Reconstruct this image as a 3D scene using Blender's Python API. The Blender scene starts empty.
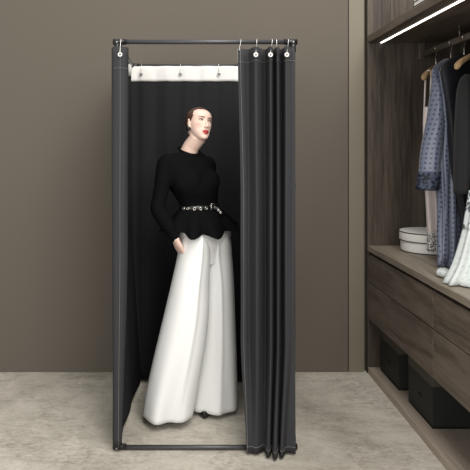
import bpy, bmesh, math, random
from mathutils import Vector, Matrix, noise
from mathutils.bvhtree import BVHTree
random.seed(7)
C = bpy.context.scene
COL = C.collection
PI = math.pi
sin, cos = math.sin, math.cos
F, VX, VY, CH = 602.0, 184.0, 147.0, 1.485

def P(px, py, Y):
    return Vector(((px - VX) / F * Y, Y, CH - (py - VY) / F * Y))

def lin(r, g, b):
    return tuple(((c / 255) / 12.92 if c / 255 <= .04045 else ((c / 255 + .055) / 1.055) ** 2.4) for c in (r, g, b)) + (1,)

def lerp(a, b, t): return a + (b - a) * t
def smooth(a, b, x):
    t = max(0, min(1, (x - a) / (b - a))); return t * t * (3 - 2 * t)
def table(tab, x):
    """piecewise smooth interpolation of rows (x, v1, v2..), monotone x (Catmull-Rom)"""
    n = len(tab)
    if x <= tab[0][0]: return tab[0][1:]
    if x >= tab[-1][0]: return tab[-1][1:]
    for i in range(n - 1):
        if tab[i][0] <= x <= tab[i + 1][0]:
            a, b = tab[i], tab[i + 1]; h = b[0] - a[0]; t = (x - a[0]) / h
            out = []
            for k in range(1, len(a)):
                m0 = (b[k] - tab[i - 1][k]) / (b[0] - tab[i - 1][0]) if i > 0 else (b[k] - a[k]) / h
                m1 = (tab[i + 2][k] - a[k]) / (tab[i + 2][0] - a[0]) if i + 2 < n else (b[k] - a[k]) / h
                out.append((2*t**3 - 3*t*t + 1)*a[k] + (t**3 - 2*t*t + t)*h*m0 + (-2*t**3 + 3*t*t)*b[k] + (t**3 - t*t)*h*m1)
            return tuple(out)

# ---------------------------------------------------------------- materials
def mat(name, col, rough=.6, metal=0, spec=.5, bump=None, sheen=0):
    m = bpy.data.materials.new(name); m.use_nodes = True
    b = m.node_tree.nodes['Principled BSDF']
    b.inputs['Base Color'].default_value = col
    b.inputs['Roughness'].default_value = rough
    b.inputs['Metallic'].default_value = metal
    b.inputs['Specular IOR Level'].default_value = spec
    if sheen: b.inputs['Sheen Weight'].default_value = sheen
    if bump:
        N, L = m.node_tree.nodes, m.node_tree.links
        tc = N.new('ShaderNodeTexCoord'); ns = N.new('ShaderNodeTexNoise'); bp = N.new('ShaderNodeBump')
        ns.inputs['Scale'].default_value = bump[0]; ns.inputs['Detail'].default_value = 4
        bp.inputs['Strength'].default_value = bump[1]; bp.inputs['Distance'].default_value = bump[2] if len(bump) > 2 else .002
        L.new(tc.outputs['Object'], ns.inputs['Vector']); L.new(ns.outputs['Fac'], bp.inputs['Height'])
        L.new(bp.outputs['Normal'], b.inputs['Normal'])
    return m

def ramp(N, stops):
    r = N.new('ShaderNodeValToRGB')
    while len(r.color_ramp.elements) < len(stops): r.color_ramp.elements.new(.5)
    for e, (p, c) in zip(r.color_ramp.elements, stops): e.position = p; e.color = c
    return r

def wood(name, dark, light, scale, rough=.5, swirl=1.0):
    """scale: mapping scale per axis - small along the grain"""
    m = mat(name, light, rough, spec=.3)
    N, L = m.node_tree.nodes, m.node_tree.links; b = N['Principled BSDF']
    tc = N.new('ShaderNodeTexCoord'); mp = N.new('ShaderNodeMapping'); mp.inputs['Scale'].default_value = scale
    L.new(tc.outputs['Object'], mp.inputs['Vector'])
    big = N.new('ShaderNodeTexNoise'); big.inputs['Scale'].default_value = .35; big.inputs['Detail'].default_value = 2
    L.new(mp.outputs['Vector'], big.inputs['Vector'])
    rings = N.new('ShaderNodeMath'); rings.operation = 'MULTIPLY'; rings.inputs[1].default_value = 38 * swirl
    L.new(big.outputs['Fac'], rings.inputs[0])
    sn = N.new('ShaderNodeMath'); sn.operation = 'SINE'; L.new(rings.outputs[0], sn.inputs[0])
    fine = N.new('ShaderNodeTexNoise'); fine.inputs['Scale'].default_value = 5; fine.inputs['Detail'].default_value = 6
    fine.inputs['Roughness'].default_value = .65
    L.new(mp.outputs['Vector'], fine.inputs['Vector'])
    ma = N.new('ShaderNodeMath'); ma.operation = 'MULTIPLY_ADD'; ma.inputs[1].default_value = .10
    L.new(sn.outputs[0], ma.inputs[0]); L.new(fine.outputs['Fac'], ma.inputs[2])
    r = ramp(N, [(.3, dark), (.7, light)]); L.new(ma.outputs[0], r.inputs['Fac'])
    L.new(r.outputs['Color'], b.inputs['Base Color'])
    bp = N.new('ShaderNodeBump'); bp.inputs['Strength'].default_value = .25; bp.inputs['Distance'].default_value = .002
    L.new(ma.outputs[0], bp.inputs['Height']); L.new(bp.outputs['Normal'], b.inputs['Normal'])
    return m

def dotted(name, base, dot, scale, rad, rough=.5, sheen=0):
    m = mat(name, base, rough, sheen=sheen)
    N, L = m.node_tree.nodes, m.node_tree.links; b = N['Principled BSDF']
    uv = N.new('ShaderNodeUVMap'); uv.uv_map = 'uv'
    v = N.new('ShaderNodeTexVoronoi'); v.voronoi_dimensions = '2D'
    v.inputs['Scale'].default_value = scale; v.inputs['Randomness'].default_value = .12
    L.new(uv.outputs['UV'], v.inputs['Vector'])
    r = ramp(N, [(rad * .8, dot), (rad * 1.2, base)]); L.new(v.outputs['Distance'], r.inputs['Fac'])
    L.new(r.outputs['Color'], b.inputs['Base Color'])
    return m

def lace(name, c1, c2, scale, th=.42):
    m = mat(name, c1, .7)
    N, L = m.node_tree.nodes, m.node_tree.links; b = N['Principled BSDF']
    tc = N.new('ShaderNodeTexCoord')
    ns = N.new('ShaderNodeTexNoise'); ns.inputs['Scale'].default_value = scale; ns.inputs['Detail'].default_value = 3
    L.new(tc.outputs['Object'], ns.inputs['Vector'])
    v = N.new('ShaderNodeTexVoronoi'); v.inputs['Scale'].default_value = scale * .8
    L.new(ns.outputs['Color'], v.inputs['Vector']); L.new(tc.outputs['Object'], v.inputs['Vector'])
    a = N.new('ShaderNodeMath'); a.operation = 'MULTIPLY'; L.new(ns.outputs['Fac'], a.inputs[0]); L.new(v.outputs['Distance'], a.inputs[1])
    r = ramp(N, [(th * .45, c1), (th * .62, c2)]); L.new(a.outputs[0], r.inputs['Fac'])
    L.new(r.outputs['Color'], b.inputs['Base Color'])
    return m

M = {}
M['wall'] = mat('greige_plaster', lin(99, 92.5, 84), .85, spec=.2, bump=(180, .06))
M['trim'] = mat('olive_grey_lacquer', lin(120, 113, 99), .55, spec=.3, bump=(60, .03))
M['groove'] = mat('dark_recess', lin(60, 54, 48), .9)
M['frame'] = mat('black_steel', lin(70, 70, 72), .38, metal=.3)
M['cap'] = mat('black_plastic', lin(26, 26, 28), .35)
M['chrome'] = mat('steel_wire', lin(205, 203, 198), .25, metal=.9)
M['bolt'] = mat('zinc_bolt', lin(150, 150, 150), .3, metal=.9)
M['curtain'] = mat('charcoal_curtain_fabric', lin(55, 55, 57), .85, spec=.15, bump=(420, .25, .001))
M['lining'] = mat('black_curtain_lining', lin(40, 40, 42), .9, spec=.1, bump=(300, .2, .001))
M['band'] = mat('white_header_tape', lin(226, 224, 220), .8)
M['stitch'] = mat('grey_thread', lin(122, 120, 118), .8)
M['eyelet'] = mat('white_plastic_ring', lin(225, 224, 220), .4)
M['wood_v'] = wood('dark_oak_upright', lin(54, 47, 41), lin(88, 79, 69), (14, 14, .8), swirl=.5)
M['wood_h'] = wood('dark_oak_lengthwise', lin(80, 71, 62), lin(114, 103, 92), (6, .8, 9), swirl=1.2)
M['wood_top'] = wood('lit_oak_worktop', lin(124, 114, 101), lin(162, 151, 136), (14, .9, 14), swirl=.6)  # oak lightened in its colour for the light on the worktop
M['wood_plinth'] = wood('grey_oak_plinth', lin(140, 128, 115), lin(172, 159, 144), (22, .9, 22), swirl=.4)
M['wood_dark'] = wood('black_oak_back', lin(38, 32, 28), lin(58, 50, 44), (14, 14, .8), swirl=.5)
M['rail'] = mat('bronze_rail', lin(112, 102, 92), .4, metal=.7)
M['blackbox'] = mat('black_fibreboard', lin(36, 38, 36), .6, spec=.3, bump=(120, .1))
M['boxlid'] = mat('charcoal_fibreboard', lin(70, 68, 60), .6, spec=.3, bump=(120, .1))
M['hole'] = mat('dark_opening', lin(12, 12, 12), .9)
M['white_card'] = mat('white_card', lin(248, 246, 240), .6)
M['black_band'] = mat('black_edging', lin(36, 35, 36), .6)
M['hanger'] = wood('pale_beech', lin(160, 130, 96), lin(196, 166, 128), (20, 20, 4), .35, .4)
M['knit'] = mat('black_knit', lin(12, 12, 14), .9, spec=.08, bump=(260, .25, .002))
M['belt'] = mat('black_leather', lin(16, 16, 17), .35)
M['silver'] = mat('silver_metal', lin(225, 222, 215), .22, metal=.9)
M['trousers'] = mat('ivory_crepe', lin(234, 235, 233), .75, spec=.2, bump=(9, .06, .02))
M['shoe'] = mat('black_shoe_leather', lin(14, 14, 15), .25)
M['hair'] = mat('auburn_hair', lin(74, 48, 36), .38, spec=.5)
M['jewel'] = mat('black_jewel', lin(10, 10, 11), .15)
M['shaded_eye_white'] = mat('shaded_eye_white', lin(176, 158, 150), .2)  # whites darkened, with the shadow over the eyes in the colour
M['iris'] = mat('brown_iris', lin(48, 34, 28), .2)
M['brow'] = mat('brow_hair', lin(96, 66, 52), .8)
M['lash'] = mat('dark_lash', lin(42, 28, 25), .7)
M['pink'] = mat('blush_satin', lin(238, 224, 219), .4, sheen=.3)
M['mauve'] = mat('mauve_lining', lin(120, 106, 106), .6)
M['lace_bw'] = lace('black_white_lace', lin(60, 57, 60), lin(225, 220, 216), 120, .40)
M['robe'] = dotted('blue_grey_dotted_satin', lin(108, 115, 134), lin(60, 65, 86), 38, .25, .3, sheen=.2)
M['cuff'] = lace('navy_lace', lin(22, 26, 40), lin(68, 75, 95), 70, .5)
M['navy'] = mat('midnight_crepe', lin(24, 25, 33), .7)
M['velvet'] = mat('black_velvet', lin(19, 19, 21), .9, sheen=.06, bump=(90, .4, .004))
M['chiffon'] = dotted('white_dotted_chiffon', lin(208, 214, 212), lin(190, 198, 196), 30, .2, .6)
M['lace_gw'] = lace('charcoal_white_lace', lin(92, 95, 100), lin(208, 213, 214), 60, .40)
# LED
m = bpy.data.materials.new('led_diffuser'); m.use_nodes = True
b = m.node_tree.nodes['Principled BSDF']; b.inputs['Base Color'].default_value = (1, 1, 1, 1)
b.inputs['Emission Color'].default_value = (1, .95, .86, 1); b.inputs['Emission Strength'].default_value = 3.2
M['led'] = m
# floor
def floor_mat():
    m = mat('pale_woven_carpet', lin(178, 172, 161), .95, spec=.1)
    N, L = m.node_tree.nodes, m.node_tree.links; b = N['Principled BSDF']
    tc = N.new('ShaderNodeTexCoord')
    def nz(scale, sc=(1, 1, 1), det=5, rough=.6, dist=0):
        mp = N.new('ShaderNodeMapping'); mp.inputs['Scale'].default_value = sc
        n = N.new('ShaderNodeTexNoise'); n.inputs['Scale'].default_value = scale; n.inputs['Detail'].default_value = det
        n.inputs['Roughness'].default_value = rough; n.inputs['Distortion'].default_value = dist
        L.new(tc.outputs['Object'], mp.inputs['Vector']); L.new(mp.outputs['Vector'], n.inputs['Vector']); return n
    big = nz(1.1, (1, .8, 1), 6, .62, .4); mid = nz(9, (.5, 1.5, 1), 5, .7); fine = nz(120, (.35, 1, 1), 3, .8)
    r1 = ramp(N, [(.34, lin(152, 146, 135)), (.46, lin(180, 174, 162)), (.60, lin(208, 202, 190))]); L.new(big.outputs['Fac'], r1.inputs['Fac'])
    r2 = ramp(N, [(.3, (.62, .61, .58, 1)), (.52, (1, 1, 1, 1))]); L.new(mid.outputs['Fac'], r2.inputs['Fac'])
    r3 = ramp(N, [(.3, (.66, .65, .63, 1)), (.6, (1.0, 1.0, 1.0, 1))]); L.new(fine.outputs['Fac'], r3.inputs['Fac'])
    def mul(a, c, f):
        x = N.new('ShaderNodeMix'); x.data_type = 'RGBA'; x.blend_type = 'MULTIPLY'; x.inputs[0].default_value = f
        L.new(a, x.inputs[6]); L.new(c, x.inputs[7]); return x.outputs[2]
    sp = nz(30, (.7, 1.2, 1), 6, .75); bl = nz(2.3, (1.3, .9, 1), 3, .5, .8)
    r4 = ramp(N, [(.36, (.70, .69, .66, 1)), (.56, (1.04, 1.04, 1.04, 1))]); L.new(sp.outputs['Fac'], r4.inputs['Fac'])
    r5 = ramp(N, [(.45, (0, 0, 0, 1)), (.60, (1, 1, 1, 1))]); L.new(bl.outputs['Fac'], r5.inputs['Fac'])
    c = mul(r1.outputs['Color'], r2.outputs['Color'], .6)
    x4 = N.new('ShaderNodeMix'); x4.data_type = 'RGBA'; x4.blend_type = 'MULTIPLY'
    L.new(r5.outputs['Color'], x4.inputs[0]); L.new(c, x4.inputs[6]); L.new(r4.outputs['Color'], x4.inputs[7]); c = x4.outputs[2]; c = mul(c, r3.outputs['Color'], .8)
    L.new(c, b.inputs['Base Color'])
    bp = N.new('ShaderNodeBump'); bp.inputs['Strength'].default_value = .35; bp.inputs['Distance'].default_value = .004
    L.new(fine.outputs['Fac'], bp.inputs['Height']); L.new(bp.outputs['Normal'], b.inputs['Normal'])
    return m
M['floor'] = floor_mat()
# skin uses a colour attribute (lipstick, blush, brows are its own colours)
m = mat('skin', lin(232, 204, 190), .45, spec=.35)
at = m.node_tree.nodes.new('ShaderNodeVertexColor'); at.layer_name = 'tint'
m.node_tree.links.new(at.outputs['Color'], m.node_tree.nodes['Principled BSDF'].inputs['Base Color'])
m.node_tree.nodes['Principled BSDF'].inputs['Subsurface Weight'].default_value = .12
m.node_tree.nodes['Principled BSDF'].inputs['Subsurface Radius'].default_value = (.012, .005, .003)
m.node_tree.nodes['Principled BSDF'].inputs['Subsurface Scale'].default_value = .6
M['skin'] = m

# ---------------------------------------------------------------- mesh builder
class MB:
    def __init__(s): s.v = []; s.f = []; s.mi = []; s.uv = []; s.mats = []
    def _m(s, m):
        if m not in s.mats: s.mats.append(m)
        return s.mats.index(m)
    def face(s, idx, m, uv=None): s.f.append(idx); s.mi.append(s._m(m)); s.uv.append(uv)
    def box(s, a, b, m=None):
        x0, y0, z0 = a; x1, y1, z1 = b; o = len(s.v)
        s.v += [Vector(p) for p in ((x0,y0,z0),(x1,y0,z0),(x1,y1,z0),(x0,y1,z0),(x0,y0,z1),(x1,y0,z1),(x1,y1,z1),(x0,y1,z1))]
        for q in ((0,3,2,1),(4,5,6,7),(0,1,5,4),(1,2,6,5),(2,3,7,6),(3,0,4,7)): s.face(tuple(o+i for i in q), m)
    def loft(s, rings, m=None, closed=True, cap0=True, cap1=True):
        n = len(rings[0]); o = len(s.v)
        for r in rings: s.v += [Vector(p) for p in r]
        us = [[0.0] for _ in rings]; vs = [0.0]
        for j, r in enumerate(rings):
            for i in range(n):
                us[j].append(us[j][-1] + (Vector(r[(i+1) % n]) - Vector(r[i])).length)
            if j: vs.append(vs[-1] + (Vector(r[0]) - Vector(rings[j-1][0])).length)
        for j in range(len(rings) - 1):
            for i in range(n if closed else n - 1):
                k = (i + 1) % n
                s.face((o+j*n+i, o+j*n+k, o+(j+1)*n+k, o+(j+1)*n+i), m,
                       ((us[j][i], vs[j]), (us[j][i+1], vs[j]), (us[j+1][i+1], vs[j+1]), (us[j+1][i], vs[j+1])))
        if closed and cap0: s.face(tuple(o + i for i in reversed(range(n))), m)
        if closed and cap1: s.face(tuple(o + (len(rings)-1)*n + i for i in range(n)), m)
    def tube(s, pts, rad, m=None, n=10, cap=True, round_=False):
        pts = [Vector(p) for p in pts]
        if not hasattr(rad, '__len__'): rad = [rad] * len(pts)
        rings = []; up = None
        frames = []
        for i, p in enumerate(pts):
            t = ((pts[min(i+1, len(pts)-1)] - pts[max(i-1, 0)])).normalized()
            if up is None:
                up = t.orthogonal().normalized()
            else:
                up = (up - t * up.dot(t)).normalized()
            frames.append((p, t, up, rad[i]))
        if round_:
            p, t, u, r = frames[0]; st = [(p - t*r*cos(a), t, u, max(r*sin(a), 1e-4)) for a in (.15, .5, 1.0)]
            p, t, u, r = frames[-1]; en = [(p + t*r*cos(a), t, u, max(r*sin(a), 1e-4)) for a in (1.0, .5, .15)]
            frames = st + frames + en
        for p, t, u, r in frames:
            w = t.cross(u)
            rings.append([p + u*(r*cos(2*PI*k/n)) + w*(r*sin(2*PI*k/n)) for k in range(n)])
        s.loft(rings, m, True, cap, cap)
    def ell(s, c, r, m=None, rot=None, nu=20, nv=12, fn=None):
        c = Vector(c); rings = []
        for j in range(1, nv):
            a = PI * j / nv - PI/2; ring = []
            for i in range(nu):
                t = 2*PI*i/nu
                p = Vector((r[0]*cos(a)*cos(t), r[1]*cos(a)*sin(t), r[2]*sin(a)))
                if fn: p = fn(p)
                ring.append(c + (rot @ p if rot else p))
            rings.append(ring)
        s.loft(rings, m)
    def torus(s, c, axis, R, r, m=None, n=24, k=8, start=0, end=2*PI):
        axis = Vector(axis).normalized(); u = axis.orthogonal().normalized(); w = axis.cross(u); c = Vector(c)
        rings = []
        full = abs(end - start - 2*PI) < 1e-6
        for i in range(n + 1):
            a = start + (end - start)*i/n; d = u*cos(a) + w*sin(a)
            rings.append([c + d*(R + r*cos(2*PI*j/k)) + axis*(r*sin(2*PI*j/k)) for j in range(k)])
        s.loft(rings, m, True, not full, not full)
    def transform(s, mtx): s.v = [mtx @ p for p in s.v]
    def build(s, name, m=None, parent=None, flat=False, bevel=0, solid=0, sub=0, solid_off=-1, mat_off=0):
        me = bpy.data.meshes.new(name)
        off = parent_world(parent) if parent else Vector((0, 0, 0))
        me.from_pydata([tuple(p - off) for p in s.v], [], s.f)
        mats = [(mm if mm is not None else m) for mm in s.mats]
        for mm in mats: me.materials.append(mm)
        if not mats: me.materials.append(m)
        me.polygons.foreach_set('material_index', s.mi)
        if any(u for u in s.uv):
            ul = me.uv_layers.new(name='uv')
            for p, u in zip(me.polygons, s.uv):
                if u:
                    for li, q in zip(p.loop_indices, u): ul.data[li].uv = q
        bm = bmesh.new(); bm.from_mesh(me)
        bmesh.ops.remove_doubles(bm, verts=bm.verts, dist=1e-5)
        if not solid: bmesh.ops.recalc_face_normals(bm, faces=bm.faces)
        bm.to_mesh(me); bm.free()
        o = bpy.data.objects.new(name, me); COL.objects.link(o)
        if parent: o.parent = parent
        for p in me.polygons: p.use_smooth = not flat
        if bevel:
            md = o.modifiers.new('bevel', 'BEVEL'); md.width = bevel; md.segments = 2; md.limit_method = 'ANGLE'
        if solid:
            md = o.modifiers.new('solid', 'SOLIDIFY'); md.thickness = solid; md.offset = solid_off; md.material_offset = mat_off
        if sub:
            md = o.modifiers.new('sub', 'SUBSURF'); md.levels = sub; md.render_levels = sub
        return o

def parent_world(p):
    v = Vector((0, 0, 0))
    while p: v = v + p.location; p = p.parent
    return v

def tag(o, label, cat, group=None, kind=None):
    o['label'] = label; o['category'] = cat
    if group: o['group'] = group
    if kind: o['kind'] = kind
    return o
def thing(name, loc, label, cat, group=None):
    o = bpy.data.objects.new(name, None); COL.objects.link(o); o.location = loc; o.empty_display_size = .05
    return tag(o, label, cat, group)
def struct(o): o['kind'] = 'structure'; return o
def dup(root, loc, label=None, rotz=None):
    r = root.copy(); COL.objects.link(r); r.location = loc
    if rotz is not None: r.rotation_euler = (0, 0, rotz)
    if label: r['label'] = label
    for ch in list(root.children):
        c = ch.copy(); COL.objects.link(c); c.parent = r
        for g in list(ch.children):
            d = g.copy(); COL.objects.link(d); d.parent = c
    return r

def remeshed(mb, voxel, iters=2, fac=.5):
    """closed union of overlapping solids as one continuous mesh"""
    me = bpy.data.meshes.new('tmp'); me.from_pydata([tuple(p) for p in mb.v], [], mb.f)
    bm = bmesh.new(); bm.from_mesh(me); bmesh.ops.recalc_face_normals(bm, faces=bm.faces)
    bmesh.ops.triangulate(bm, faces=bm.faces); bm.to_mesh(me); bm.free()
    o = bpy.data.objects.new('tmp', me); COL.objects.link(o)
    md = o.modifiers.new('r', 'REMESH'); md.mode = 'VOXEL'; md.voxel_size = voxel
    if iters:
        md = o.modifiers.new('s', 'SMOOTH'); md.iterations = iters; md.factor = fac
    bpy.context.view_layer.update()
    dg = bpy.context.evaluated_depsgraph_get()
    out = bpy.data.meshes.new_from_object(o.evaluated_get(dg))
    bpy.data.objects.remove(o)
    for p in out.polygons: p.use_smooth = True
    return out
def mesh_obj(name, me, m, parent):
    off = parent_world(parent)
    me.transform(Matrix.Translation(-off)); me.name = name
    me.materials.clear(); me.materials.append(m)
    o = bpy.data.objects.new(name, me); COL.objects.link(o); o.parent = parent
    return o

# ================================================================ SETTING
WY = 3.97
w = MB()
w.box((-3.2, WY, 0), (1.081, WY + .12, 3.0)); w.box((1.081, WY + .035, 0), (3.2, WY + .12, 3.0))
struct(w.build('wall_back', M['wall'], flat=True))
w = MB(); w.box((1.087, WY - .001, 0), (1.188, WY + .034, 3.0))
struct(w.build('trim_1', M['trim'], flat=True, bevel=.003))
w = MB(); w.box((-3.2, -1.5, -.05), (3.2, WY + .12, 0)); struct(w.build('floor', M['floor'], flat=True))

# ================================================================ WARDROBE (right)
XF, XB = 1.207, 1.84      # front plane, back
Y1, Y0 = WY - .001, 1.30  # far end, near end
ZC = .839
wd = thing('wardrobe', (XF, Y1, 0), 'tall dark oak open wardrobe carcass along the right wall', 'wardrobe')
w = MB(); w.box((XF - .003, Y1 - .02, 0), (XB, Y1 + .03, 2.95)); w.build('end_panel', M['wood_v'], wd, flat=True)
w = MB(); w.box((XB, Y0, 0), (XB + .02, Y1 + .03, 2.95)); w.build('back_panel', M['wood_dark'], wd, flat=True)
YE = Y1 - .02
sh = thing('wardrobe_shelf', (XF, YE, 2.17), 'dark oak upper shelf with a white light strip under its front edge', 'shelf')
w = MB(); w.box((XF, Y0, 2.17), (XB - .001, YE - .001, 2.216)); w.build('shelf_board', M['wood_h'], sh, flat=True, bevel=.002)
w = MB(); w.box((1.286, Y0, 2.1660), (1.300, YE - .004, 2.1705)); w.build('light_strip', M['led'], sh, flat=True)['label'] = 'glowing white light strip'
rl = thing('clothes_rail', (1.556, YE, 2.09), 'flat bronze clothes rail hung below the wardrobe shelf', 'rail')
w = MB(); w.box((1.548, Y0, 2.072), (1.564, YE - .004, 2.108)); w.build('rail_bar', M['rail'], rl, flat=True, bevel=.002)
w = MB(); w.box((1.536, YE - .012, 2.06), (1.576, YE - .001, 2.169)); w.build('end_bracket', M['rail'], rl, flat=True, bevel=.002)
w = MB(); w.tube([(1.556, 3.40, 2.1), (1.556, 3.40, 2.169)], .005); w.tube([(1.556, 3.40, 2.163), (1.556, 3.40, 2.169)], .012); w.build('support_rod', M['rail'], rl)

wt = MB(); wt.box((XF - .004, Y0, .805), (XB - .001, YE - .001, ZC))
tag(wt.build('worktop', M['wood_top'], flat=True, bevel=.002), 'long grey oak worktop, lightened in colour as if lit, above the drawers below the hanging clothes', 'worktop')
pl = MB(); pl.box((XF, Y0, 0), (XB - .001, YE - .001, .042))
tag(pl.build('plinth', M['wood_plinth'], flat=True, bevel=.002), 'low grey oak plinth on the carpet under the black boxes', 'plinth')

def drawer_unit(ya, yb, label):
    t = thing('drawer_unit', (XF, yb, .364), label, 'drawers', 'drawer units under the worktop')
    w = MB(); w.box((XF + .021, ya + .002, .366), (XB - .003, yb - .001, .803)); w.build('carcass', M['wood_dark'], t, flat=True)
    for z0, z1 in ((.364, .600), (.606, .786)):
        w = MB(); w.box((XF, ya + .0025, z0), (XF + .02, yb - .0025, z1)); w.build('drawer_front', M['wood_h'], t, flat=True, bevel=.0015)
    return t
du = drawer_unit(2.918, YE - .001, 'two-drawer dark oak unit below the white round box, against the end panel')
dup(du, (XF, 2.917, .364), 'two-drawer dark oak unit nearest the right edge, below the white dress')

def box_thing(yn, yf, label):
    t = thing('storage_box', (1.272, yf, .043), label, 'box', 'black storage boxes on the plinth')
    x0, x1, z0, z1 = 1.272, 1.60, .043, .345
    w = MB(); th = .012; ZL = .256
    w.box((x0, yn, z0), (x1, yf, z0 + th)); w.box((x0, yn, z0), (x0 + th, yf, ZL)); w.box((x1 - th, yn, z0), (x1, yf, ZL))
    w.box((x0 + th, yn, z0), (x1 - th, yn + th, ZL)); w.box((x0 + th, yf - th, z0), (x1 - th, yf, ZL))
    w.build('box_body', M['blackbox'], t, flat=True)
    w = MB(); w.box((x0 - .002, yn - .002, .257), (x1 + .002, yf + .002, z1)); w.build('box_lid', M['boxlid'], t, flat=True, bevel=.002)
    ym = (yn + yf)/2
    w = MB()
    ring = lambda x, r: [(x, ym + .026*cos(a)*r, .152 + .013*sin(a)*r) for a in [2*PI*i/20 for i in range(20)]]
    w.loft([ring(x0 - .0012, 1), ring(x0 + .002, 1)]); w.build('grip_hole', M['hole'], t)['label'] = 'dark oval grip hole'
    return t
b1 = box_thing(3.565, 3.895, 'black lidded storage box on the plinth next to the wardrobe end panel')
dup(b1, (1.272, 3.41, .043), 'black lidded storage box on the plinth nearer the right edge of the photo')

# round white hat box
hb = thing('hat_box', (1.53, 3.752, ZC), 'round white hat box with black edging on the worktop', 'box')
def drum(x, y, r, z0, z1, m, name, par, bev=.003):
    w = MB(); n = 64
    w.loft([[(x + r*cos(2*PI*i/n), y + r*sin(2*PI*i/n), z) for i in range(n)] for z in (z0, z1)])
    o = w.build(name, m, par, flat=False, bevel=bev); return o
drum(1.53, 3.752, .171, ZC + .001, ZC + .075, M['white_card'], 'box_body', hb)
ld = drum(1.53, 3.752, .178, ZC + .066, ZC + .124, M['white_card'], 'lid', hb)
drum(1.53, 3.752, .1725, ZC + .0005, ZC + .006, M['black_band'], 'edging', hb, 0)
for z in (.0655, .1170):
    drum(1.53, 3.752, .1792, ZC + z, ZC + z + .006, M['black_band'], 'edging', ld, 0)
# striped box on the upper shelf
sb = thing('striped_box', (1.50, 3.60, 2.216), 'white box with black stripes on the upper wardrobe shelf', 'box')
w = MB(); w.box((1.375, 3.22, 2.2165), (1.72, 3.60, 2.37)); w.build('box_body', M['white_card'], sb, flat=True, bevel=.003)
w = MB(); w.box((1.37, 3.215, 2.37), (1.725, 3.605, 2.43)); w.build('lid', M['white_card'], sb, flat=True, bevel=.003)
for z in (2.245, 2.318, 2.346):
    w = MB(); w.box((1.3735, 3.2185, z), (1.7215, 3.6015, z + .007)); w.build('stripe', M['black_band'], sb, flat=True)

# ---------------------------------------------------------------- hangers
ANG = [math.atan2(-.17, -.125), math.atan2(-.16, -.165), math.atan2(-.145, -.17), math.atan2(-.15, -.17), math.atan2(-.15, -.17)]
HY = [3.72, 3.51, 3.345, 3.185, 2.97]
RX, RZ = 1.556, 2.0995
def make_hanger(label):
    t = thing('clothes_hanger', (RX, 0, RZ), label, 'hanger', 'wooden hangers on the rail')
    t.location = (0, 0, 0)
    w = MB(); pts = []
    for a in range(-40, 191, 12):     # hook loop over the rail, local x is along the shoulder bar
        q = math.radians(a); pts.append((.021*cos(q) , 0, .021*sin(q) - .006))
    pts = [Vector((p[0], 0, p[2])) for p in pts]
    # tail: from the loop down to the neck
    tail = [Vector((-.0205, 0, -.03)), Vector((-.008, 0, -.052)), Vector((0, 0, -.066)), Vector((0, 0, -.115))]
    w.tube(pts + tail, .0022, n=8, round_=True); w.build('hook', M['chrome'], t)['label'] = 'steel hook'
    w = MB(); rings = []
    for i in range(33):
        s_ = -1 + 2*i/32; x = .225*s_; z = -.118 - .085*abs(s_)**1.35 - (.012*max(0, abs(s_) - .85)/.15)
        hh = .013 + .007*abs(s_)**2; tt = .007 + .012*abs(s_)**2.2
        e = (1 - max(0, (abs(s_) - .93)/.07)**2)**.5 if abs(s_) < 1 else .2
        y = -.018*abs(s_)**2
        rings.append([(x, y + tt*cos(a)*max(e, .2), z + hh*sin(a)*max(e, .2)) for a in [2*PI*k/14 for k in range(14)]])
    w.loft(rings); w.build('shoulder_bar', M['hanger'], t)['label'] = 'pale wooden shoulder bar'
    return t
hl = ['wooden hanger holding the blush dress, farthest along the rail', 'wooden hanger holding the blue dotted robe',
      'wooden hanger holding the long midnight dress, between robe and black jacket', 'wooden hanger with a broad bare end above the black jacket',
      'wooden hanger holding the white dress, nearest the right edge']
h0 = make_hanger(hl[0]); h0.location = (RX, HY[0], RZ); h0.rotation_euler = (0, 0, ANG[0])
for i in range(1, 5): dup(h0, (RX, HY[i], RZ), hl[i], ANG[i])

# ---------------------------------------------------------------- garments
def gring(c, ang, L, T, z, nf=0, amp=0, ph=0, n=56, zfn=None):
    u = Vector((cos(ang), sin(ang), 0)); v = Vector((-sin(ang), cos(ang), 0)); out = []
    for i in range(n):
        a = 2*PI*i/n
        k = 1 + amp*sin(nf*a + ph) + amp*.5*sin((nf*2 - 3)*a + ph*2 + 1)
        p = Vector((c[0], c[1], z)) + u*(L*cos(a)) + v*(T*sin(a)*k + 0)
        p += (u*cos(a) + v*sin(a)) * (amp*.06*sin(nf*a + ph*1.3))
        if zfn: p.z += zfn(a)
        out.append(p)
    return out
def garment(levels, m, name, parent, steps=30, ends=(False, False), **kw):
    """levels: (z, cx, cy, ang, L, T, nf, amp, ph) sorted by z ascending"""
    levels = sorted(levels); w = MB(); rings = []
    for j in range(steps + 1):
        z = lerp(levels[0][0], levels[-1][0], j/steps)
        cx, cy, an, L, T, nf, amp, ph = table(levels, z)
        rings.append(gring((cx, cy), an, L, T, z, round(nf), amp, ph))
    w.loft(rings, None, True, *ends)
    return w.build(name, m, parent, **kw)

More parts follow.
